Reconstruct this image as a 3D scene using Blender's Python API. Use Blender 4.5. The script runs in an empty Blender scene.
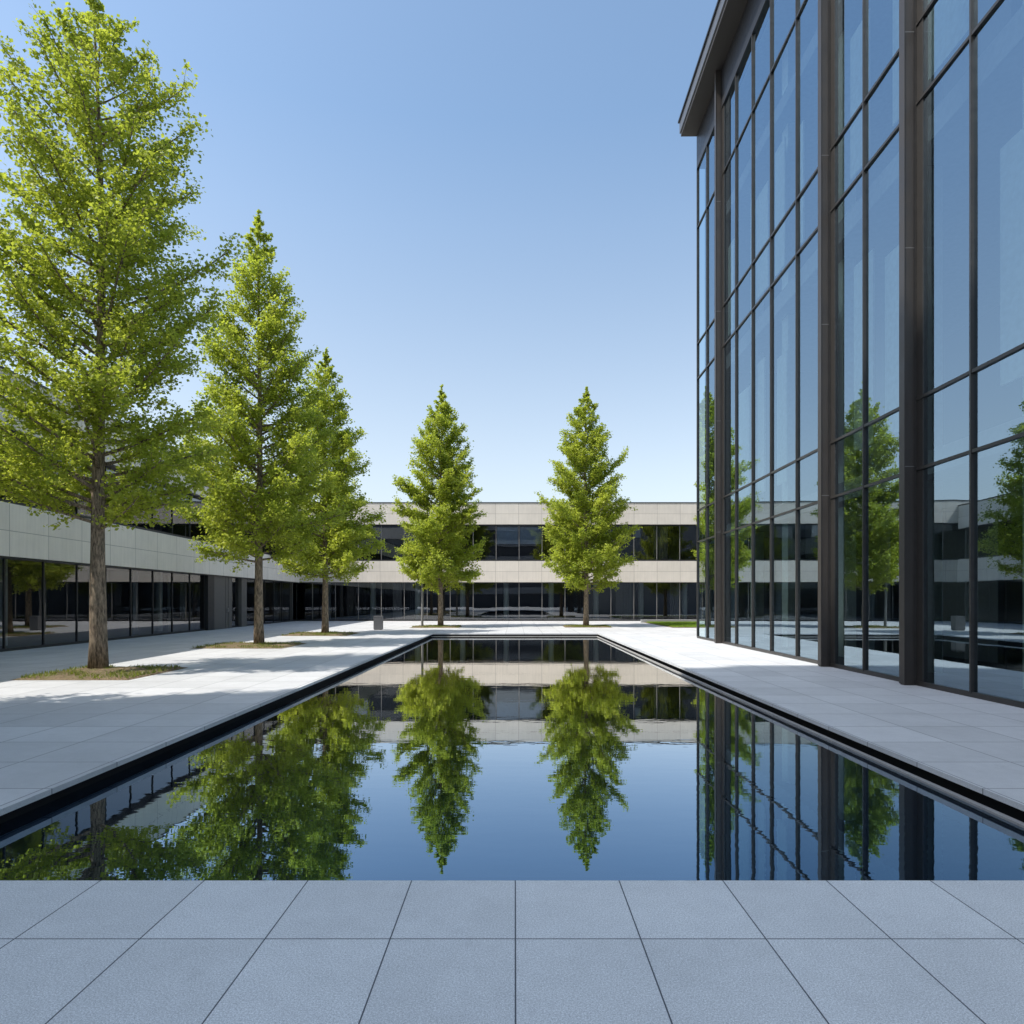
import bpy, math, random
import numpy as np
R = math.radians
S = bpy.context.scene
COL = S.collection
F = 640.0            # focal length in pixels of the 1024 px frame
EYE = 1.62

# ------------------------------------------------------------------ helpers
class MB:
    def __init__(s): s.v = []; s.f = []
    def box(s, x0, x1, y0, y1, z0, z1):
        n = len(s.v)
        s.v += [(x0,y0,z0),(x1,y0,z0),(x1,y1,z0),(x0,y1,z0),(x0,y0,z1),(x1,y0,z1),(x1,y1,z1),(x0,y1,z1)]
        s.f += [(n,n+3,n+2,n+1),(n+4,n+5,n+6,n+7),(n,n+1,n+5,n+4),(n+1,n+2,n+6,n+5),(n+2,n+3,n+7,n+6),(n+3,n,n+4,n+7)]
        return s
    def quad(s, *p):
        n = len(s.v); s.v += list(p); s.f.append(tuple(range(n, n+len(p)))); return s
    def tube(s, pts, rad, k=8, jag=0.0, rng=None):
        n = len(s.v); pts = [np.array(p, float) for p in pts]
        for i, p in enumerate(pts):
            d = pts[min(i+1, len(pts)-1)] - pts[max(i-1, 0)]
            d /= (np.linalg.norm(d) + 1e-9)
            a = np.cross(d, (0,1,0) if abs(d[1]) < .9 else (1,0,0)); a /= np.linalg.norm(a)
            b = np.cross(d, a)
            for j in range(k):
                t = 2*math.pi*j/k
                r = rad[i] * (1 + (rng.uniform(-jag, jag) if rng else 0))
                s.v.append(tuple(p + r*(math.cos(t)*a + math.sin(t)*b)))
        for i in range(len(pts)-1):
            for j in range(k):
                q = n+i*k
                s.f.append((q+j, q+(j+1) % k, q+k+(j+1) % k, q+k+j))
        s.f.append(tuple(n+j for j in range(k))[::-1])
        s.f.append(tuple(n+(len(pts)-1)*k+j for j in range(k)))
        return s
    def build(s, name, mat, parent=None, bevel=0.0, smooth=False):
        me = bpy.data.meshes.new(name); me.from_pydata(s.v, [], s.f); me.update()
        if mat: me.materials.append(mat)
        o = bpy.data.objects.new(name, me); COL.objects.link(o)
        if parent: o.parent = parent
        if smooth:
            for p in me.polygons: p.use_smooth = True
        if bevel:
            m = o.modifiers.new('bevel', 'BEVEL'); m.width = bevel; m.segments = 2; m.limit_method = 'ANGLE'
        return o
def tag(o, label=None, cat=None, group=None, kind=None):
    if label: o['label'] = label
    if cat: o['category'] = cat
    if group: o['group'] = group
    if kind: o['kind'] = kind
    return o
def empty(name, loc=(0,0,0), rz=0.0):
    o = bpy.data.objects.new(name, None); COL.objects.link(o); o.location = loc; o.rotation_euler = (0,0,rz)
    o.empty_display_size = .3
    return o
def copy_tree(o, parent=None):
    c = o.copy(); COL.objects.link(c); c.parent = parent
    for ch in list(o.children): copy_tree(ch, c)
    return c

# ------------------------------------------------------------------ materials
def mat(name):
    m = bpy.data.materials.new(name); m.use_nodes = True
    nt = m.node_tree; nt.nodes.clear()
    out = nt.nodes.new('ShaderNodeOutputMaterial')
    return m, nt, out
def N(nt, t, **k):
    n = nt.nodes.new(t)
    for a, b in k.items():
        if hasattr(n, a): setattr(n, a, b)
    return n
def inp(n, **k):
    for a, b in k.items():
        n.inputs[a.replace('_', ' ')].default_value = b
def math_(nt, op, a, b=None, c=None):
    n = nt.nodes.new('ShaderNodeMath'); n.operation = op
    for i, x in enumerate((a, b, c)):
        if x is None: continue
        if isinstance(x, (int, float)): n.inputs[i].default_value = x
        else: nt.links.new(x, n.inputs[i])
    return n.outputs[0]
def mixc(nt, fac, a, b, blend='MIX'):
    n = nt.nodes.new('ShaderNodeMix'); n.data_type = 'RGBA'; n.blend_type = blend
    for s, x in ((n.inputs[0], fac), (n.inputs[6], a), (n.inputs[7], b)):
        if isinstance(x, (int, float)): s.default_value = x
        elif isinstance(x, (tuple, list)): s.default_value = (*x[:3], 1)
        else: nt.links.new(x, s)
    return n.outputs[2]
def noise(nt, vec, scale, detail=3, rough=.5):
    n = nt.nodes.new('ShaderNodeTexNoise'); inp(n, Scale=scale, Detail=detail, Roughness=rough)
    nt.links.new(vec, n.inputs['Vector']); return n.outputs['Fac']
def ramp(nt, v, lo, hi, a=0.0, b=1.0):
    n = nt.nodes.new('ShaderNodeMapRange'); nt.links.new(v, n.inputs[0])
    n.inputs[1].default_value = lo; n.inputs[2].default_value = hi; n.inputs[3].default_value = a; n.inputs[4].default_value = b
    return n.outputs[0]
def princ(nt, out, col, rough=.6, metal=0.0, spec=.5, bump=None, bstr=.2, bdist=.01):
    p = nt.nodes.new('ShaderNodeBsdfPrincipled')
    if isinstance(col, (tuple, list)): p.inputs['Base Color'].default_value = (*col[:3], 1)
    else: nt.links.new(col, p.inputs['Base Color'])
    if isinstance(rough, (int, float)): p.inputs['Roughness'].default_value = rough
    else: nt.links.new(rough, p.inputs['Roughness'])
    p.inputs['Metallic'].default_value = metal; p.inputs['Specular IOR Level'].default_value = spec
    if bump is not None:
        b = nt.nodes.new('ShaderNodeBump'); b.inputs['Strength'].default_value = bstr; b.inputs['Distance'].default_value = bdist
        nt.links.new(bump, b.inputs['Height']); nt.links.new(b.outputs[0], p.inputs['Normal'])
    nt.links.new(p.outputs[0], out.inputs[0]); return p
def coords(nt, kind='Object'):
    return nt.nodes.new('ShaderNodeTexCoord').outputs[kind]
def xyz(nt, vec):
    s = nt.nodes.new('ShaderNodeSeparateXYZ'); nt.links.new(vec, s.inputs[0]); return s.outputs
def joints(nt, comp, period, offset, half):
    """1 on a joint line, 0 elsewhere, for one coordinate"""
    a = math_(nt, 'DIVIDE', math_(nt, 'SUBTRACT', comp, offset), period)
    fr = math_(nt, 'FRACT', math_(nt, 'ADD', a, .5))
    d = math_(nt, 'ABSOLUTE', math_(nt, 'SUBTRACT', fr, .5))
    return math_(nt, 'LESS_THAN', d, half/period), math_(nt, 'FLOOR', a)

def paving_mat(name, px, py, ox, oy, base, jcol, half=.004, vary=.08, grain=1.0):
    m, nt, out = mat(name); co = coords(nt); X, Y, Z = xyz(nt, co)
    jx, ix = joints(nt, X, px, ox, half); jy, iy = joints(nt, Y, py, oy, half)
    j = math_(nt, 'MAXIMUM', jx, jy)
    cmb = nt.nodes.new('ShaderNodeCombineXYZ'); nt.links.new(ix, cmb.inputs[0]); nt.links.new(iy, cmb.inputs[1])
    wn = nt.nodes.new('ShaderNodeTexWhiteNoise'); nt.links.new(cmb.outputs[0], wn.inputs['Vector'])
    n1 = noise(nt, co, 115, 3, .7); n2 = noise(nt, co, 1.3, 4, .6); n3 = noise(nt, co, 210, 1, .5)
    n4 = noise(nt, co, 9, 4, .65)
    v = math_(nt, 'MULTIPLY', ramp(nt, wn.outputs['Value'], 0, 1, 1-vary, 1+vary), ramp(nt, n2, .3, .7, .93, 1.05))
    v = math_(nt, 'MULTIPLY', v, ramp(nt, n1, .32, .68, 1-.17*grain, 1+.17*grain))
    v = math_(nt, 'MULTIPLY', v, ramp(nt, n3, .3, .7, 1-.16*grain, 1+.16*grain))
    v = math_(nt, 'MULTIPLY', v, ramp(nt, n4, .3, .7, .96, 1.04))
    # scattered small stains
    st = noise(nt, co, 3.1, 5, .7); v = math_(nt, 'MULTIPLY', v, ramp(nt, st, .62, .75, 1.0, .88))
    c = nt.nodes.new('ShaderNodeVectorMath'); c.operation = 'SCALE'; c.inputs[0].default_value = base; nt.links.new(v, c.inputs['Scale'])
    col = mixc(nt, j, c.outputs[0], jcol)
    h = math_(nt, 'SUBTRACT', math_(nt, 'MULTIPLY', n1, .15), j)
    princ(nt, out, col, .62, spec=.35, bump=h, bstr=.35, bdist=.003)
    return m
M = {}
M['front'] = paving_mat('granite_front', .5988, .640, .002, 3.06, (.595,.61,.61), (.08,.085,.10), .0035, .07, 1.5)
M['side'] = paving_mat('granite_side', .9, .9, 4.05, 3.7, (.525,.525,.52), (.21,.21,.21), .007, .075, .6)

def stone(name, base, g=1.0, rough=.7):
    m, nt, out = mat(name); co = coords(nt)
    n1 = noise(nt, co, 120, 2); n2 = noise(nt, co, 2.2, 4)
    v = math_(nt, 'MULTIPLY', ramp(nt, n1, .3, .7, 1-.1*g, 1+.1*g), ramp(nt, n2, .3, .7, .92, 1.06))
    c = nt.nodes.new('ShaderNodeVectorMath'); c.operation = 'SCALE'; c.inputs[0].default_value = base; nt.links.new(v, c.inputs['Scale'])
    princ(nt, out, c.outputs[0], rough, spec=.3, bump=n1, bstr=.15, bdist=.003); return m
M['slabedge'] = stone('slab_edge', (.30,.30,.30))
M['darkstone'] = stone('dark_stone', (.012,.0125,.014), 1, .95)
M['ledge'] = stone('pool_ledge', (.30,.29,.275))

def cladding(name, base, period, off, zmid, jc=(.16,.15,.14)):
    """stone cladding: vertical joints every period along local x and one level joint per band"""
    m, nt, out = mat(name); co = coords(nt); X, Y, Z = xyz(nt, co)
    jx, ix = joints(nt, X, period, off, .011)
    jz = None
    for z in zmid:
        q = math_(nt, 'LESS_THAN', math_(nt, 'ABSOLUTE', math_(nt, 'SUBTRACT', Z, z)), .010)
        jz = q if jz is None else math_(nt, 'MAXIMUM', jz, q)
    row = math_(nt, 'GREATER_THAN', Z, zmid[0]); row2 = math_(nt, 'GREATER_THAN', Z, zmid[1])
    cmb = nt.nodes.new('ShaderNodeCombineXYZ'); nt.links.new(ix, cmb.inputs[0]); nt.links.new(math_(nt, 'ADD', row, row2), cmb.inputs[1])
    wn = nt.nodes.new('ShaderNodeTexWhiteNoise'); nt.links.new(cmb.outputs[0], wn.inputs['Vector'])
    n1 = noise(nt, co, 60, 3); n2 = noise(nt, co, 1.1, 5, .6)
    mp = nt.nodes.new('ShaderNodeMapping'); mp.inputs['Scale'].default_value = (6, 6, .35); nt.links.new(co, mp.inputs[0])
    n3 = noise(nt, mp.outputs[0], 1.5, 4, .6)      # rain streaks
    v = math_(nt, 'MULTIPLY', ramp(nt, wn.outputs['Value'], 0, 1, .955, 1.04), ramp(nt, n1, .3, .7, .94, 1.05))
    v = math_(nt, 'MULTIPLY', v, ramp(nt, n2, .3, .7, .94, 1.04))
    v = math_(nt, 'MULTIPLY', v, ramp(nt, n3, .35, .75, 1.02, .92))
    c = nt.nodes.new('ShaderNodeVectorMath'); c.operation = 'SCALE'; c.inputs[0].default_value = base; nt.links.new(v, c.inputs['Scale'])
    j = math_(nt, 'MAXIMUM', jx, jz)
    col = mixc(nt, j, c.outputs[0], jc)
    princ(nt, out, col, .75, spec=.25, bump=math_(nt, 'SUBTRACT', math_(nt, 'MULTIPLY', n1, .1), j), bstr=.4, bdist=.005)
    return m
M['clad_far'] = cladding('cladding_far', (.68,.62,.54), 1.79, .28, (3.83, 8.30), (.34,.30,.26))
M['clad_wing'] = cladding('cladding_wing', (.86,.80,.715), 1.75, .0, (3.78, 7.85), (.42,.39,.35))

def plain(name, c, rough=.5, metal=0.0, var=.08, sc=8, spec=.5):
    m, nt, out = mat(name); co = coords(nt); n1 = noise(nt, co, sc, 4)
    v = ramp(nt, n1, .3, .7, 1-var, 1+var)
    k = nt.nodes.new('ShaderNodeVectorMath'); k.operation = 'SCALE'; k.inputs[0].default_value = c; nt.links.new(v, k.inputs['Scale'])
    princ(nt, out, k.outputs[0], ramp(nt, n1, .3, .7, rough-.05, rough+.08), metal, spec); return m
M['frame'] = plain('dark_frame', (.035,.036,.04), .4, .3)
M['mullion'] = plain('grey_mullion', (.22,.21,.20), .45, .2)
M['bronze'] = plain('bronze_steel', (.066,.057,.050), .42, .35, .06, 3)
M['bronzeframe'] = plain('bronze_frame', (.055,.051,.047), .38, .35)
M['soffit'] = plain('roof_soffit', (.05,.043,.038), .55, .1)
M['fascia'] = plain('roof_fascia', (.16,.16,.165), .4, .5)
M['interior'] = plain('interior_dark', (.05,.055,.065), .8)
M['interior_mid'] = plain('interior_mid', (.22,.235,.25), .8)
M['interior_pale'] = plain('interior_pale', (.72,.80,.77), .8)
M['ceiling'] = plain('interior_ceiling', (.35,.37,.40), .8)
M['carpet'] = plain('interior_floor', (.12,.12,.12), .9)
M['curtain'] = plain('curtain_cloth', (.32,.32,.33), .9)
M['paleblue'] = plain('pale_blue', (.62,.72,.86), .85)
M['doorpanel'] = plain('door_panel', (.115,.11,.105), .5)
M['bin'] = plain('bin_metal', (.12,.12,.125), .55)
M['roof'] = plain('roof_gravel', (.3,.3,.3), .9)
M['steel'] = plain('brushed_steel', (.6,.6,.6), .3, .9)
M['post'] = plain('post_metal', (.22,.215,.205), .5, .3)

def glass(name, base_refl, ior, tint, wav=.0008, rc=(.92,.95,1)):
    m, nt, out = mat(name); co = coords(nt)
    fr = nt.nodes.new('ShaderNodeFresnel'); fr.inputs['IOR'].default_value = ior
    fac = ramp(nt, fr.outputs[0], 0, 1, base_refl, 1.0)
    n1 = noise(nt, co, .7, 2)
    b = nt.nodes.new('ShaderNodeBump'); b.inputs['Strength'].default_value = 1.0; b.inputs['Distance'].default_value = wav
    nt.links.new(n1, b.inputs['Height'])
    g = nt.nodes.new('ShaderNodeBsdfGlossy'); g.inputs['Roughness'].default_value = 0.0; g.inputs['Color'].default_value = (*rc, 1)
    nt.links.new(b.outputs[0], g.inputs['Normal'])
    t = nt.nodes.new('ShaderNodeBsdfTransparent'); t.inputs['Color'].default_value = (*tint, 1)
    mx = nt.nodes.new('ShaderNodeMixShader'); nt.links.new(fac, mx.inputs[0]); nt.links.new(t.outputs[0], mx.inputs[1]); nt.links.new(g.outputs[0], mx.inputs[2])
    nt.links.new(mx.outputs[0], out.inputs[0]); return m
M['glass'] = glass('curtain_wall_glass', .36, 1.55, (.84,.94,.91), .0012, (.68,.86,1))
M['glass_low'] = glass('office_glass', .10, 1.55, (.50,.54,.58), .001)

def water_mat():
    m, nt, out = mat('water'); co = coords(nt)
    mp = nt.nodes.new('ShaderNodeMapping'); mp.inputs['Scale'].default_value = (.55, 1.6, 1); nt.links.new(co, mp.inputs[0])
    n1 = noise(nt, mp.outputs[0], 2.2, 3, .55)
    mp2 = nt.nodes.new('ShaderNodeMapping'); mp2.inputs['Scale'].default_value = (1.2, 3.0, 1); nt.links.new(co, mp2.inputs[0])
    n2 = noise(nt, mp2.outputs[0], 9, 2, .5)
    patch = ramp(nt, noise(nt, co, .35, 2), .38, .62, .25, 1.0)     # calm and ruffled patches
    X, Y, Z = xyz(nt, co)
    far = ramp(nt, Y, 9, 28, .07, 1.0)
    h = math_(nt, 'ADD', math_(nt, 'MULTIPLY', n1, .65), math_(nt, 'MULTIPLY', n2, math_(nt, 'MULTIPLY', patch, math_(nt, 'MULTIPLY', far, .22))))
    b = nt.nodes.new('ShaderNodeBump'); b.inputs['Strength'].default_value = 1.0; b.inputs['Distance'].default_value = .0013
    nt.links.new(h, b.inputs['Height'])
    fr = nt.nodes.new('ShaderNodeFresnel'); fr.inputs['IOR'].default_value = 1.33; nt.links.new(b.outputs[0], fr.inputs['Normal'])
    fac = math_(nt, 'MINIMUM', math_(nt, 'MULTIPLY', math_(nt, 'POWER', fr.outputs[0], .55), 1.48), .93)
    g = nt.nodes.new('ShaderNodeBsdfGlossy'); g.inputs['Roughness'].default_value = 0
    nt.links.new(b.outputs[0], g.inputs['Normal'])
    nt.links.new(mixc(nt, ramp(nt, fr.outputs[0], .11, .42), (.54,.76,1.0), (1,.98,.95)), g.inputs['Color'])
    d_ = nt.nodes.new('ShaderNodeBsdfDiffuse'); d_.inputs['Color'].default_value = (.004,.008,.013,1)
    mx = nt.nodes.new('ShaderNodeMixShader'); nt.links.new(fac, mx.inputs[0]); nt.links.new(d_.outputs[0], mx.inputs[1]); nt.links.new(g.outputs[0], mx.inputs[2])
    nt.links.new(mx.outputs[0], out.inputs[0])
    return m
M['water'] = water_mat()

def leaf_mat(name, ca, cb, trans=.45):
    m, nt, out = mat(name)
    g = nt.nodes.new('ShaderNodeNewGeometry')
    co = coords(nt)
    n1 = noise(nt, co, .9, 3)
    f = math_(nt, 'ADD', math_(nt, 'MULTIPLY', g.outputs['Random Per Island'], .6), ramp(nt, n1, .3, .7, -.1, .5))
    c = mixc(nt, f, ca, cb)
    d = nt.nodes.new('ShaderNodeBsdfPrincipled'); nt.links.new(c, d.inputs['Base Color']); d.inputs['Roughness'].default_value = .5; d.inputs['Specular IOR Level'].default_value = .35
    t = nt.nodes.new('ShaderNodeBsdfTranslucent')
    hs = mixc(nt, .55, c, (.52,.60,.05)); nt.links.new(hs, t.inputs[0])
    mx = nt.nodes.new('ShaderNodeMixShader'); mx.inputs[0].default_value = trans
    nt.links.new(d.outputs[0], mx.inputs[1]); nt.links.new(t.outputs[0], mx.inputs[2]); nt.links.new(mx.outputs[0], out.inputs[0])
    return m
M['leaf'] = leaf_mat('leaf', (.19,.275,.035), (.54,.57,.08), .58)
M['grassblade'] = leaf_mat('grass_blade', (.08,.12,.02), (.22,.24,.05), .3)
M['lawnblade'] = leaf_mat('lawn_blade', (.12,.24,.02), (.26,.42,.03), .35)

def bark_mat():
    m, nt, out = mat('bark'); co = coords(nt)
    mp = nt.nodes.new('ShaderNodeMapping'); mp.inputs['Scale'].default_value = (1, 1, .22); nt.links.new(co, mp.inputs[0])
    n1 = noise(nt, mp.outputs[0], 26, 5, .65); n2 = noise(nt, co, 3, 3)
    c = mixc(nt, ramp(nt, n1, .36, .62), (.07,.055,.042), (.36,.28,.20))
    c = mixc(nt, ramp(nt, n2, .45, .7, 0, .35), c, (.20,.18,.13))
    princ(nt, out, c, .9, spec=.15, bump=n1, bstr=1.0, bdist=.03); return m
M['bark'] = bark_mat()
def mulch_mat():
    m, nt, out = mat('mulch'); co = coords(nt)
    n1 = noise(nt, co, 38, 4, .7); n2 = noise(nt, co, 4, 3)
    c = mixc(nt, ramp(nt, n1, .35, .65), (.07,.05,.03), (.36,.27,.17))
    c = mixc(nt, ramp(nt, n2, .45, .65, 0, .5), c, (.10,.12,.03))
    princ(nt, out, c, .95, spec=.1, bump=n1, bstr=1, bdist=.03); return m
M['mulch'] = mulch_mat()

# ------------------------------------------------------------------ light, sky, camera
AZ, EL = R(24), R(56.5)       # light travels towards +X, turned AZ towards +Y
d = (math.cos(EL)*math.cos(AZ), math.cos(EL)*math.sin(AZ), -math.sin(EL))
sun = bpy.data.lights.new('sun', 'SUN'); sun.energy = 3.25; sun.angle = R(.53); sun.color = (1, .955, .89)
so = bpy.data.objects.new('sun', sun); COL.objects.link(so)
from mathutils import Vector
so.rotation_euler = Vector(d).to_track_quat('-Z', 'Y').to_euler(); so.location = (-20, -10, 60)
w = bpy.data.worlds.new('World'); S.world = w; w.use_nodes = True
nt = w.node_tree; nt.nodes.clear()
sky = nt.nodes.new('ShaderNodeTexSky'); sky.sky_type = 'NISHITA'; sky.sun_disc = False
sky.sun_elevation = EL; sky.sun_rotation = math.atan2(-d[0], -d[1]) % (2*math.pi)
sky.air_density = 1.05; sky.dust_density = 1.6; sky.ozone_density = 1.6; sky.altitude = 0
bg = nt.nodes.new('ShaderNodeBackground'); bg.inputs[1].default_value = .15
wo = nt.nodes.new('ShaderNodeOutputWorld'); hs = nt.nodes.new('ShaderNodeHueSaturation'); hs.inputs['Hue'].default_value = .492; nt.links.new(sky.outputs[0], hs.inputs['Color'])
zz = xyz(nt, coords(nt, 'Generated'))[2]
nt.links.new(ramp(nt, zz, 0.05, .6, .48, 1.0), hs.inputs['Saturation']); nt.links.new(ramp(nt, zz, 0.05, .50, .80, .95), hs.inputs['Value'])
nt.links.new(hs.outputs[0], bg.inputs[0]); nt.links.new(bg.outputs[0], wo.inputs[0])
cam = bpy.data.cameras.new('camera'); co_ = bpy.data.objects.new('camera', cam); COL.objects.link(co_)
co_.location = (0, 0, EYE); co_.rotation_euler = (R(90), 0, 0)
cam.sensor_width = 36; cam.lens = 36*F/1024; cam.shift_y = (600-512)/1024; cam.shift_x = -(515-512)/1024
cam.clip_start = .05; cam.clip_end = 2000
S.camera = co_
vs = S.view_settings; vs.view_transform = 'Standard'; vs.look = 'None'; vs.gamma = 1; vs.exposure = .75
S.cycles.max_bounces = 8; S.cycles.transparent_max_bounces = 16; S.cycles.sample_clamp_indirect = 6
S.cycles.use_adaptive_sampling = True

# ------------------------------------------------------------------ ground, paving, pool
PX0, PX1, PY0, PY1 = -3.98, 4.02, 3.70, 31.0      # pool opening
WZ = -.15
g = MB(); L = 500
g.quad((-L,-L,-.6),(L,-L,-.6),(L,L,-.6),(-L,L,-.6))
tag(g.build('ground', M['roof']), kind='structure')
OV = .0
def ring_slab(mb, z0, z1):
    mb.box(-45, PX0, PY0, PY1, z0, z1); mb.box(PX1, 45, PY0, PY1, z0, z1)
    mb.box(-45, 45, PY1, 49.5, z0, z1)
# plaza slab built as one mesh of three non overlapping boxes
p = MB(); ring_slab(p, -.05, 0)
tag(p.build('plaza_paving', M['side']), kind='structure')
p = MB(); p.box(-45, 45, -44.9, PY0, -.05, 0)
tag(p.build('foreground_paving', M['front'], bevel=.003), kind='structure')
# body below the slabs, set back 9 cm so the slab edges cast a shadow gap
p = MB(); s = .09
p.box(-45, PX0-s, PY0-.3, PY1+s, -.55, -.05); p.box(PX1+s, 45, PY0-.3, PY1+s, -.55, -.05)
p.box(-45, 45, PY1+s, 49.5, -.55, -.05); p.box(-45, 45, -44.9, PY0-.3, -.55, -.05)
tag(p.build('paving_base', M['darkstone']), kind='structure')
p = MB(); lw = .075
p.box(PX1-lw, PX1-lw+.055, PY0-.29, PY1-lw, -.4, WZ+.022)
p.box(PX0-s, PX1-lw+.055, PY1-lw, PY1-lw+.055, -.4, WZ+.022)
tag(p.build('pool_ledge', M['ledge'], bevel=.004), kind='structure')
p = MB(); p.box(PX1-lw+.056, PX1+s-.001, PY0-.29, PY1+s-.001, -.5, WZ-.06); p.box(PX0-s+.001, PX1-lw+.055, PY1-lw+.056, PY1+s-.001, -.5, WZ-.06)
tag(p.build('overflow_channel', M['darkstone']), kind='structure')
p = MB(); p.quad((PX0-s,PY0-.3,WZ),(PX1-lw+.01,PY0-.3,WZ),(PX1-lw+.01,PY1-lw+.01,WZ),(PX0-s,PY1-lw+.01,WZ))
tag(p.build('water', M['water']), kind='structure')
# outer ground behind the buildings
p = MB(); p.box(-45.01, 60, 49.5, 49.62, -.55, -.012)
tag(p.build('building_plinth', M['darkstone']), kind='structure')

# ------------------------------------------------------------------ office wings
def office(root, us_g, us_u, u0, u1, hs, rec, clad, depth, interior_end=(0, 0), pale_panels=(), curtains=(), skip_g=(), cols=()):
    """local frame: x along the facade, y into the building, front of the stone bands at y = 0"""
    h1, h2, h3, h4 = hs
    b = MB(); b.box(u0, u1, 0, .5, h1, h2); b.build('floor_band', clad, root, bevel=.004)
    b = MB(); b.box(u0, u1, 0, .5, h3, h4); b.build('parapet_band', clad, root, bevel=.004)
    b = MB(); b.box(u0-.02, u1+.02, -.03, .55, h4, h4+.07); b.build('parapet_coping', M['frame'], root)
    b = MB(); b.box(u0, u1, .02, .49, h1-.05, h1-.002); b.box(u0, u1, rec-.05, rec+.05, 0.0, .09)
    b.build('head_trim', M['frame'], root)
    b = MB(); b.box(u0, u1, .03, rec+.05, h2+.002, h2+.10); b.box(u0, u1, .05, rec+.05, h3-.06, h3-.002)
    b.build('sill_trim', M['frame'], root)
    for us, za, zb, st in ((us_g, .09, h1-.05, 0), (us_u, h2+.10, h3-.06, 1)):
        rng = random.Random(7+st)
        for i, u in enumerate(us):
            if st == 0 and i in skip_g: continue
            m = MB(); m.box(u-.022, u+.022, rec-.035, rec+.03, za, zb); m.build('mullion', M['mullion'] if clad is M['clad_far'] else M['frame'], root)
            if i+1 < len(us):
                a, c = u+.022, us[i+1]-.022
                if st == 0 and (i+1) in skip_g: continue
                t1, t2 = rng.uniform(-.0012, .0012), rng.uniform(-.0015, .0015)
                q = MB(); q.quad((a, rec+t1*(c-a), za),(c, rec-t1*(c-a), za),(c, rec-t1*(c-a)+t2, zb),(a, rec+t1*(c-a)+t2, zb))
                q.build('window_pane', M['glass_low'], root)
    # rooms behind
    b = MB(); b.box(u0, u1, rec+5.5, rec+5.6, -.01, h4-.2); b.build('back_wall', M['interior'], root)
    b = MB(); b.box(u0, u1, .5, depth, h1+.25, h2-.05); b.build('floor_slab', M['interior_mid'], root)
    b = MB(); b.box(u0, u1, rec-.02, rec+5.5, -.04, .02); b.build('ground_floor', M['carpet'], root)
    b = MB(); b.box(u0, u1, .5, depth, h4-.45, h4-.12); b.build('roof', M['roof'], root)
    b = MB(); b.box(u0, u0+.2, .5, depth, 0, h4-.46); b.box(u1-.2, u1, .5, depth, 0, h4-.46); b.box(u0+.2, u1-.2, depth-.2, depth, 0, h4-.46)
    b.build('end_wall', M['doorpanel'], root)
    for (a, c, z0, z1, y) in pale_panels:
        q = MB(); q.box(a, c, y, y+.02, z0, z1); q.build('pale_panel', M['paleblue'], root)  # pale blue sheet close behind the pane
    for (a, c, z0, z1, y) in curtains:
        q = MB(); n = max(4, int((c-a)/.06))
        for k in range(n):
            x0_ = a+(c-a)*k/n; x1_ = a+(c-a)*(k+1)/n
            ya = y+(.05 if k % 2 else 0); yb = y+(0 if k % 2 else .05)
            q.quad((x0_,ya,z0),(x1_,yb,z0),(x1_,yb,z1),(x0_,ya,z1))
        q.build('curtain', M['curtain'], root)
    for (u, y, r, z1) in cols:
        q = MB(); q.tube([(u,y,.02),(u,y,z1)], [r, r], 16); q.build('interior_column', M['interior_pale'], root, smooth=False)

FD = 49.6
fb = empty('office_building', (0, FD, 0))
tag(fb, 'long two storey office block closing the far end of the pool, pale sunlit stone bands', 'building')
bay = 1.79; o0 = (519.1-515)*.0775
us = [o0 + bay*k for k in range(-10, 22)]
office(fb, us, us, -30, 40, (3.0, 4.64, 7.48, 9.13), .33, M['clad_far'], 11,
       pale_panels=[(us[9]+.06, us[10]-.06, 6.0, 7.3, .42), (us[10]+.06, us[11]-.06, 6.0, 7.3, .42), (us[15]+.1, us[15]+.55, 6.5, 7.2, .42)],
       curtains=[(7.9, 9.25, .1, 2.95, .7), (-9.6, -8.9, .1, 2.95, .7), (12.2, 13.0, .1, 2.95, .8), (10.9, 12.0, 4.8, 7.4, .7), (-6.6, -5.8, 4.8, 7.4, .7)],
       cols=[(u, 1.8, .22, 3.2) for u in (-15, -11.4, -7.8, -4.2, -.7, 2.9, 6.5, 10.1, 13.6, 17)])

# left wing, turned slightly
WY0, WY1 = 4.2, 49.58
def wing_x(d_): return -15.11 - .032*d_
ang = math.atan2(WY1-WY0, wing_x(WY1)-wing_x(WY0))      # local +x runs away from the camera
wr = empty('office_wing', (wing_x(WY0), WY0, 0), ang)
tag(wr, 'two storey concrete office wing in shade along the left side behind the row of trees', 'building')
cosr = math.cos(math.atan(.032))
def ud(d_): return (d_-WY0)/cosr
usw = [ud(20.15 + 1.75*k) for k in range(-9, 8)]
ent = [ud(34.0), ud(34.8), ud(36.7), ud(37.2), ud(38.6), ud(39.4)]
usw2 = [ud(39.45+1.75*k) for k in range(0, 6)]
usg = usw + [ud(34.0)] + usw2
skip = [len(usw)+1]
usu = [ud(20.15 + 1.75*k) for k in range(-9, 17)]
office(wr, usg, usu, 0, ud(WY1), (2.98, 4.64, 7.0, 8.72), .33, M['clad_wing'], 14,
       curtains=[(ud(28.2), ud(28.6), .1, 2.9, .8), (ud(31.2), ud(31.5), .1, 2.9, .8)],
       cols=[(ud(12+5.25*k), 2.2, .2, 3.2) for k in range(5)])
q = MB(); q.box(ent[0]+.03, ent[1], .12, .9, 0, 2.93); q.build('entrance_pier', M['frame'], wr)
q = MB(); q.box(ent[1], ent[2], .16, .26, 0, 2.93); dp = q.build('entrance_door', M['doorpanel'], wr)
q = MB(); q.box(ent[2]-.2, ent[2]-.15, .06, .12, .95, 1.15); q.box(ent[2]-.19, ent[2]-.16, .12, .16, .97, .99); q.build('handle', M['steel'], dp)
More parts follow.
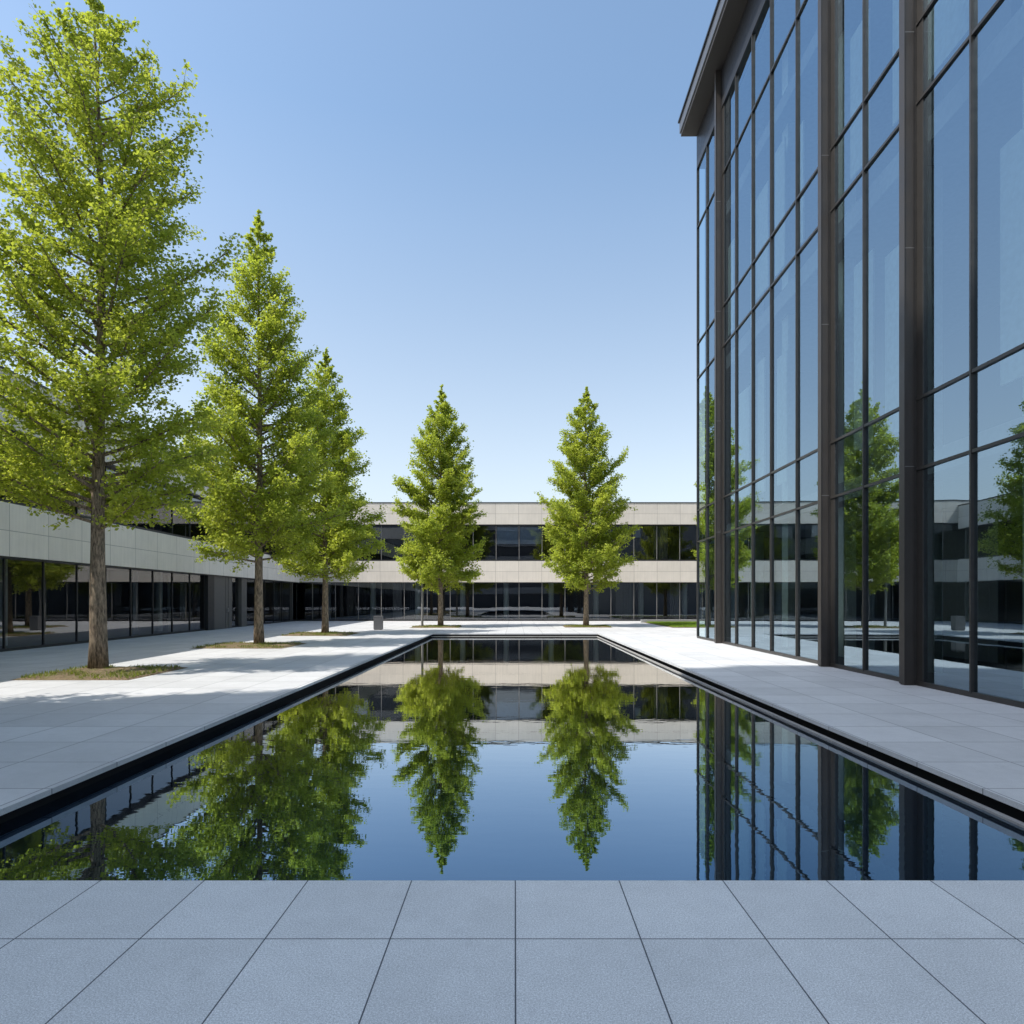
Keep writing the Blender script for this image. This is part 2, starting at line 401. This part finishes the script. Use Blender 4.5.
q = MB(); q.box(ent[2]-.38, ent[2]-.365, .150, .158, 0, 2.93); q.build('door_joint', M['frame'], dp)
q = MB(); q.box(ent[2]+.0, ent[3], .14, .9, 0, 2.93); q.build('entrance_pier', M['doorpanel'], wr)
q = MB(); q.box(ent[3], ent[4], 1.6, 1.7, 0, 2.93); q.build('recess_wall', M['interior'], wr)
q = MB(); q.box(ent[4], ent[5], .14, .9, 0, 2.93); q.build('entrance_pier', M['doorpanel'], wr)

# tall block to the left of the camera, outside the picture: added to shade the near end of the plaza
TX = -16.0
tb = empty('shade_tower', (TX, 3.2, 0), R(-90))
tag(tb, 'unseen tower block added to shade the near end of the pool', 'building')
# local x runs towards the camera side, local y runs to -X (into the block)
tb.rotation_euler = (0, 0, R(-90))
b = MB(); b.box(0, 13, -6.5, -.4, 0, 46); tbody = b.build('window_wall', M['interior_mid'], tb)
b = MB()
for k in range(12):
    z = 3.0 + k*3.9
    b.box(-.0, 13, -.39, 0, z, min(z+1.7, 46)); b.box(-.3, -.001, -6.5, 0, z, min(z+1.7, 46))
b.build('stone_bands', M['clad_wing'], tb)
b = MB()
for k in range(7): b.box(k*1.9, k*1.9+.08, -.395, -.25, 0, 46)
b.build('mullions', M['frame'], tb)
tb.scale = (1, 1, 1)

# ------------------------------------------------------------------ glass building on the right
def gx(d_): return 7.54 + .0095*d_
GEND = 27.3
gang = math.atan2(1, .0095)
gb = empty('glass_building', (gx(0), 0, 0), gang - R(90))
tag(gb, 'tall glass curtain wall building with dark steel columns along the right side of the pool', 'building')
# local: y = depth, x = outwards from the facade line (negative x = towards pool)
gm = [27.3, 25.9, 24.0, 22.4, 20.8, 19.26, 17.46, 15.62, 14.03, 12.25, 10.68, 9.1]
gnear = [9.1, 6.3, 3.5, .7, -2.1]
TR = [0.06, 4.1, 5.43, 11.05, 12.55, 17.5, 20.0]
colY = {24.0, 15.62, 12.25}
rng = random.Random(3)
def panes(ml):
    for i in range(len(ml)-1):
        a, c = ml[i+1], ml[i]
        for k in range(6):
            z0, z1 = TR[k], TR[k+1]
            t1 = -.009*(c-a)/1.65 + rng.uniform(-.0008, .0008); t2 = rng.uniform(-.0010, .0010)
            q = MB(); q.quad((t1, a, z0), (t1+t2, a, z1), (-t1+t2, c, z1), (-t1, c, z0))
            q.build('window_pane', M['glass'], gb)
panes(gm); panes(gnear)
for y in gm + gnear[1:]:
    if y in colY: continue
    q = MB(); q.box(-.05, .06, y-.018, y+.018, .06, 20.0); q.build('mullion', M['bronzeframe'], gb)
for z in TR[:6]:
    q = MB(); h = .028; z_ = max(z, .0)
    q.box(-.04, .05, -2.1, 27.3, z_-h if z > .1 else 0, z_+h); q.build('transom', M['bronzeframe'], gb)
for y in (24.0, 15.62, 12.25, 5.0):
    q = MB(); q.box(-.26, -.08, y-.10, y+.04, 0, 21.39)
    c = q.build('steel_column', M['bronze'], gb, bevel=.008)
    q = MB(); q.box(-.078, -.02, y-.09, y+.04, 0, 21.38); q.box(-.018, .07, y-.27, y+.09, 0, 21.38); q.build('web', M['bronzeframe'], c)
    for z in (4.15, 8.3, 12.4, 16.5):
        q = MB(); q.box(-.262, -.078, y-.102, y+.042, z, z+.012); q.build('joint_strip', M['post'], c)
    q = MB(); q.box(-.272, -.262, y-.115, y+.055, .02, 21.37); q.build('cover_strip', M['bronze'], c)
q = MB(); q.box(-.05, .3, -2.1, 27.3, 20.0, 21.395); q.build('head_panel', M['frame'], gb)
q = MB(); q.box(-.72, 14, -2.6, 27.32, 21.4, 21.55)
q.build('roof_soffit', M['soffit'], gb, bevel=.01)
q = MB(); q.box(-.77, 14.1, -2.7, 27.36, 21.552, 22.02); q.build('roof_fascia', M['fascia'], gb, bevel=.01)
q = MB(); q.box(-.83, 14.2, -2.8, 27.40, 22.022, 22.10); q.build('roof_edge', M['frame'], gb)
# interior
for z0, z1 in ((4.25, 4.75), (11.2, 11.75), (17.62, 18.1)):
    q = MB(); q.box(1.0, 13.5, -2.1, 27.0, z0, z1); q.build('floor_slab', M['ceiling'], gb)
q = MB(); q.box(.06, 13.5, -2.1, 27.2, -.03, .012); q.build('ground_floor', M['carpet'], gb)
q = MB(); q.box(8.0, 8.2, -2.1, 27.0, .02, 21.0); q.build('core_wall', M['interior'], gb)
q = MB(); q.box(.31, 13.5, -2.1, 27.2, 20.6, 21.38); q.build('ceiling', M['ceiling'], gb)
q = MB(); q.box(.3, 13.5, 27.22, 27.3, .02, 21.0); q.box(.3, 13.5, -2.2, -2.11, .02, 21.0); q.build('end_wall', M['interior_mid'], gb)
for y, wd, x in ((25.0,.45,1.5),(21.7,.5,1.4),(18.2,.5,1.5),(14.4,.55,1.4),(11.3,.5,1.5),(8.2,.5,1.5),(4.5,.5,1.5)):
    for z0, z1 in ((.02, 4.24), (4.76, 11.19), (11.76, 17.61), (18.11, 20.59)):
        q = MB(); q.box(x, x+.35, y-wd/2, y+wd/2, z0, z1); q.build('interior_column', M['interior_pale'], gb)
for i in range(len(gm)-1):
    a, c = gm[i+1], gm[i]; w_ = c-a
    for k, (z0, z1) in enumerate(((5.5, 10.3), (12.7, 16.9))):
        if (i*5+k*3) % 4 == 0: continue
        q = MB(); q.box(1.15, 1.19, a+w_*(.10+.1*((i+k) % 3)), a+w_*(.60+.1*((i*2+k) % 3)), z0, z1-.5*((i+k) % 2)); q.build('interior_screen', M['interior_pale'], gb)
for y0, y1, x, z0, z1 in ((16.2,18.6,4.5,.02,4.2),(10.0,12.6,4.2,.02,4.2),(20,23,4.6,4.8,11.1),(12,14.6,4.0,4.8,11.1),(8,10.5,4.4,11.8,17.6),(15.5,19,4.3,11.8,17.6),(6,9,4.4,4.8,11.1)):
    q = MB(); q.box(x, x+.15, y0, y1, z0, z1); q.build('partition', M['interior_mid'], gb)

# ------------------------------------------------------------------ trees
def make_tree(seed, H, Rc, clear, power, leaf, nleaf, tr, nb=70, shape=None):
    rng = random.Random(seed); nr = np.random.default_rng(seed)
    tm = MB(); n = 22
    ph = rng.uniform(0, 6)
    def axis(z):
        k = z/H
        return np.array([.10*math.sin(2.2*k*3+ph)*k, .10*math.cos(1.7*k*3+ph)*k, z])
    pts = [axis(H*.985*i/n) for i in range(n+1)]
    rad = [tr*(1-.93*(i/n)**.85)+(.16*tr*math.exp(-i*1.6)) for i in range(n+1)]
    tm.tube(pts, rad, 12, .05, rng)
    def prof(t):
        if shape: return Rc*np.interp(t, shape[0], shape[1])
        return Rc*min(1, .62+3.2*t)*(1-t)**power
    P = []; D = []
    ga = rng.uniform(0, 6)
    for i in range(nb):
        t = (i+.5)/nb; t = t**1.08
        z = clear + (H-clear)*t*.97
        ga += 2.39996 + rng.uniform(-.5, .5)
        Lr = prof(t)*rng.uniform(.76, 1.10)
        if rng.random() < .12: Lr *= rng.uniform(.55, .8)
        if rng.random() < .06: Lr *= 1.10
        el = R(18+30*t+rng.uniform(-9, 9))
        a = axis(z); dirh = np.array([math.cos(ga), math.sin(ga), 0])
        pt = []
        m = 7; side = rng.uniform(-.35, .35)
        perp = np.array([-dirh[1], dirh[0], 0])
        for k in range(m+1):
            s_ = k/m
            pt.append(a + dirh*Lr*s_ + perp*side*Lr*s_*s_*.5 + np.array([0,0,1])*Lr*(math.tan(el)*s_*(.75+.35*s_)))
        r0 = min(tr*.36, .010+.015*Lr)*(1-.35*t)
        tm.tube(pt, [r0*(1-.85*k/m)+.004 for k in range(m+1)], 6)
        bd = (pt[-1]-pt[0])/np.linalg.norm(pt[-1]-pt[0])
        # twigs
        nt_ = int(4+Lr*6.5)
        for j in range(nt_):
            s_ = .22+.78*(j+rng.random())/nt_
            k = min(m-1, int(s_*m)); f = s_*m-k
            b0 = pt[k]*(1-f)+pt[k+1]*f
            sl = (.28+.34*Lr*(1-.62*s_))*rng.uniform(.6, 1.15)*min(1, .3+Lr*.9)
            sd = rng.choice((-1, 1))
            v = bd*.65 + sd*perp*rng.uniform(.3, 1.0) + np.array([0,0,1])*rng.uniform(-.55, .75) + nr.normal(0, .12, 3)
            v /= np.linalg.norm(v)
            e = b0+v*sl
            if sl > .42: tm.tube([b0, b0+v*sl*.5, e], [.007, .005, .003], 3)
            P.append((b0, e)); D.append(sl)
        P.append((pt[-2], pt[-1]+bd*.08)); D.append(.4)
    # leader
    P.append((axis(H*.93), axis(H*1.0))); D.append(1.0)
    P.append((axis(H*.96), axis(H*1.0))); D.append(.8)
    P0 = np.array([p[0] for p in P]); P1 = np.array([p[1] for p in P]); D = np.array(D)
    idx = nr.choice(len(P0), nleaf, p=D/D.sum())
    # sprays: leaves gather in small bunches along each twig
    sp = (nr.integers(0, 4, nleaf)+nr.normal(.5, .18, nleaf))/4*1.06
    c = P0[idx]*(1-sp[:,None]) + P1[idx]*sp[:,None]
    tp = np.clip((H-c[:,2])/2.2, .35, 1)[:,None]
    c += nr.normal(0, 1, (nleaf, 3))*np.array([.095, .095, .075])*tp
    nv = nr.normal(0, 1, (nleaf, 3)); nv[:,2] = np.abs(nv[:,2])+.35
    nv /= np.linalg.norm(nv, axis=1)[:,None]
    u = np.cross(nv, nr.normal(0, 1, (nleaf, 3))); u /= np.linalg.norm(u, axis=1)[:,None]
    v = np.cross(nv, u)
    sz = leaf*nr.uniform(.6, 1.25, nleaf)[:,None]
    # five-point leaf with a slight fold
    q0 = c - u*sz*.5; q1 = c + v*sz*.42 + nv*sz*.10 - u*sz*.05; q2 = c + u*sz*.5 ; q3 = c - v*sz*.42 + nv*sz*.10 - u*sz*.05
    V = np.stack([q0, q1, q2, q3], 1).reshape(-1, 3)
    me = bpy.data.meshes.new('crown')
    nf = nleaf
    me.vertices.add(nf*4); me.vertices.foreach_set('co', V.astype(np.float32).ravel())
    me.loops.add(nf*4); me.loops.foreach_set('vertex_index', np.arange(nf*4, dtype=np.int32))
    me.polygons.add(nf); me.polygons.foreach_set('loop_start', np.arange(0, nf*4, 4, dtype=np.int32))
    me.update(calc_edges=True); me.materials.append(M['leaf'])
    root = empty('deciduous_tree')
    tm.build('trunk', M['bark'], root, smooth=True)
    oc = bpy.data.objects.new('crown', me); COL.objects.link(oc); oc.parent = root
    return root
GT = 'trees planted around the pool'
def put(o, x, y, rz, label):
    o.location = (x, y, -.01); o.rotation_euler = (0,0,rz); tag(o, label, 'tree', GT)
sh1 = ([0,.06,.2,.4,.55,.75,.9,1],[.8,1,1.02,1.0,.93,.60,.24,.01])
t1 = make_tree(19, 15.85, 2.6, 3.2, .6, .092, 82000, .19, 112, sh1)
put(t1, -9.63, 14.8, .4, 'largest and nearest tree on the left, its top reaching the upper edge')
sh2 = ([0,.08,.25,.5,.75,.92,1],[.75,1,.92,.64,.38,.12,.01])
t2 = make_tree(23, 15.6, 2.65, 2.95, .8, .10, 76000, .17, 120, sh2)
t1.scale = (1, .8, 1)
put(t2, -9.2, 23.0, 1.0, 'second tree of the left row, tall and slender, right of the largest tree')
t3 = make_tree(35, 13.6, 2.7, 2.55, .8, .11, 66000, .165, 110, sh2)
put(t3, -9.05, 30.5, 2.0, 'third and shortest tree of the left row, nearest to the far block')
sh4 = ([0,.08,.3,.55,.8,.95,1],[.66,1,.95,.68,.34,.09,.01])
t4 = make_tree(41, 14.6, 2.65, 2.05, .8, .12, 80000, .17, 125, sh4)
put(t4, -4.5, 38.7, 0, 'left one of the two conical trees beyond the far end of the pool')
t5 = make_tree(57, 14.7, 2.7, 2.1, .8, .12, 80000, .17, 125, sh4)
put(t5, 4.35, 39.2, 0, 'right one of the two conical trees beyond the far end of the pool')
t6 = copy_tree(t4); put(t6, 14.0, 40.2, 2.2, 'tree mostly hidden behind the glass building, its left edge showing')
t0 = copy_tree(t2); put(t0, -10.3, 6.6, 2.6, 'tree just outside the left edge of the photo, nearest to the camera')

# ------------------------------------------------------------------ planting beds
def blades(n, x0, x1, y0, y1, hgt, seed, patch=True, z=.03):
    nr = np.random.default_rng(seed)
    x = nr.uniform(x0, x1, n); y = nr.uniform(y0, y1, n)
    if patch:
        k = np.sin(x*3.1+seed)+np.sin(y*3.7+seed*2)+np.sin((x+y)*6.3)+nr.normal(0, .5, n)
        keep = k > .2; x, y = x[keep], y[keep]; n = len(x)
    a = nr.uniform(0, 2*np.pi, n); h = hgt*nr.uniform(.4, 1.1, n); wd = .012+.006*nr.random(n)
    lean = nr.normal(0, .45, (n, 2))*h[:,None]
    dx, dy = np.cos(a)*wd, np.sin(a)*wd
    V = np.stack([np.stack([x-dx, y-dy, np.full(n, z)], 1), np.stack([x+dx, y+dy, np.full(n, z)], 1),
                  np.stack([x+lean[:,0], y+lean[:,1], z+h], 1)], 1).reshape(-1, 3)
    m = MB(); m.v = [tuple(v) for v in V]; m.f = [(3*i, 3*i+1, 3*i+2) for i in range(n)]
    return m
beds = [(-9.0, 14.1, 2.4, 2.4, 'wide dry mulch and grass bed round the trunk of the largest tree'),
        (-9.3, 22.6, 3.1, 2.6, 'flat bed of mulch and thin grass round the second tree of the left row'),
        (-9.1, 30.2, 3.0, 2.8, 'grassy bed round the shortest tree of the left row'),
        (-4.7, 38.4, 2.9, 2.6, 'low grassy bed under the left conical tree by the far block'),
        (4.35, 38.9, 2.8, 2.6, 'low grassy bed under the right conical tree by the far block'),
        (-10.3, 6.5, 3.0, 2.6, 'bed of mulch round the tree outside the left edge')]
for i, (x, y, a, b_, lab) in enumerate(beds):
    r_ = empty('planting_bed', (x, y, 0)); tag(r_, lab, 'planting bed', 'planting beds at the foot of the trees')
    nr = np.random.default_rng(i+90); m = MB(); nx, ny = 44, 38
    for jy in range(ny+1):
        for jx in range(nx+1):
            u, v = jx/nx*2-1, jy/ny*2-1
            e = min(1, (1-max(abs(u), abs(v)))*6)
            m.v.append((u*a/2, v*b_/2, .004+e*(.035+.022*nr.random())))
    for jy in range(ny):
        for jx in range(nx):
            q = jy*(nx+1)+jx; m.f.append((q, q+1, q+nx+2, q+nx+1))
    m.build('mulch', M['mulch'], r_)
    gm_ = blades(2600 if i in (0,1) else 5200, -a/2+.06, a/2-.06, -b_/2+.06, b_/2-.06, .085, i+5)
    go = gm_.build('grass_tufts', M['grassblade'], r_); go['kind'] = 'stuff'
# lawn to the right of the far block
m = blades(42000, 9.3, 22, 37.5, 45.5, .10, 77, False)
lw_ = m.build('lawn_grass', M['lawnblade']); tag(lw_, 'bright green lawn beside the glass building near the far block', 'lawn', kind='stuff')
m = MB(); m.box(9.2, 24, 37.3, 45.6, .003, .032); tag(m.build('lawn_soil', M['mulch']), kind='structure')
m = MB(); m.box(9.0, 24, 45.62, 45.9, 0.0, .22)
tag(m.build('stone_kerb', M['slabedge'], bevel=.01), 'low grey stone kerb along the back of the lawn', 'kerb')

# ------------------------------------------------------------------ small furniture
bn = empty('litter_bin', (-7.45, 34.9, 0), R(4)); tag(bn, 'dark grey box shaped bin on the paving left of the pool', 'bin')
m = MB(); m.box(-.23, .23, -.23, .23, .03, .68); bb = m.build('body', M['bin'], bn, bevel=.01)
m = MB(); m.box(-.235, .235, -.235, .235, .69, .75); m.build('lid', M['bin'], bn, bevel=.008)
m = MB(); m.box(-.2, .2, -.2, .2, 0, .03); m.box(-.21, .21, -.21, .21, .678, .692); m.build('base', M['frame'], bn)
ps = empty('post', (-5.55, 38.3, 0)); tag(ps, 'slim grey metal post standing left of the left conical tree', 'post')
m = MB(); m.tube([(0,0,.01),(0,0,3.0)], [.075,.065], 14); m.build('shaft', M['post'], ps)
m = MB(); m.tube([(0,0,0),(0,0,.03)], [.13,.13], 14); m.build('base_plate', M['post'], ps)
m = MB(); m.tube([(0,0,3.0),(0,0,3.05)], [.08,.07], 14); m.build('cap', M['frame'], ps)

# ------------------------------------------------------------------ unseen block added behind the camera to darken the far window reflections
rb = empty('unseen_rear_block', (0, -45, 0)); tag(rb, 'unseen banded block added behind the camera to darken the far window reflections', 'building')
m = MB(); m.box(-45, 45, -14, -.4, -.04, 18.5); m.build('window_wall', M['interior'], rb)
m = MB()
for k in range(5): m.box(-45.1, 45.1, -14.1, 0, 3.0+k*3.6, 4.4+k*3.6)
m.build('stone_bands', M['interior_mid'], rb)
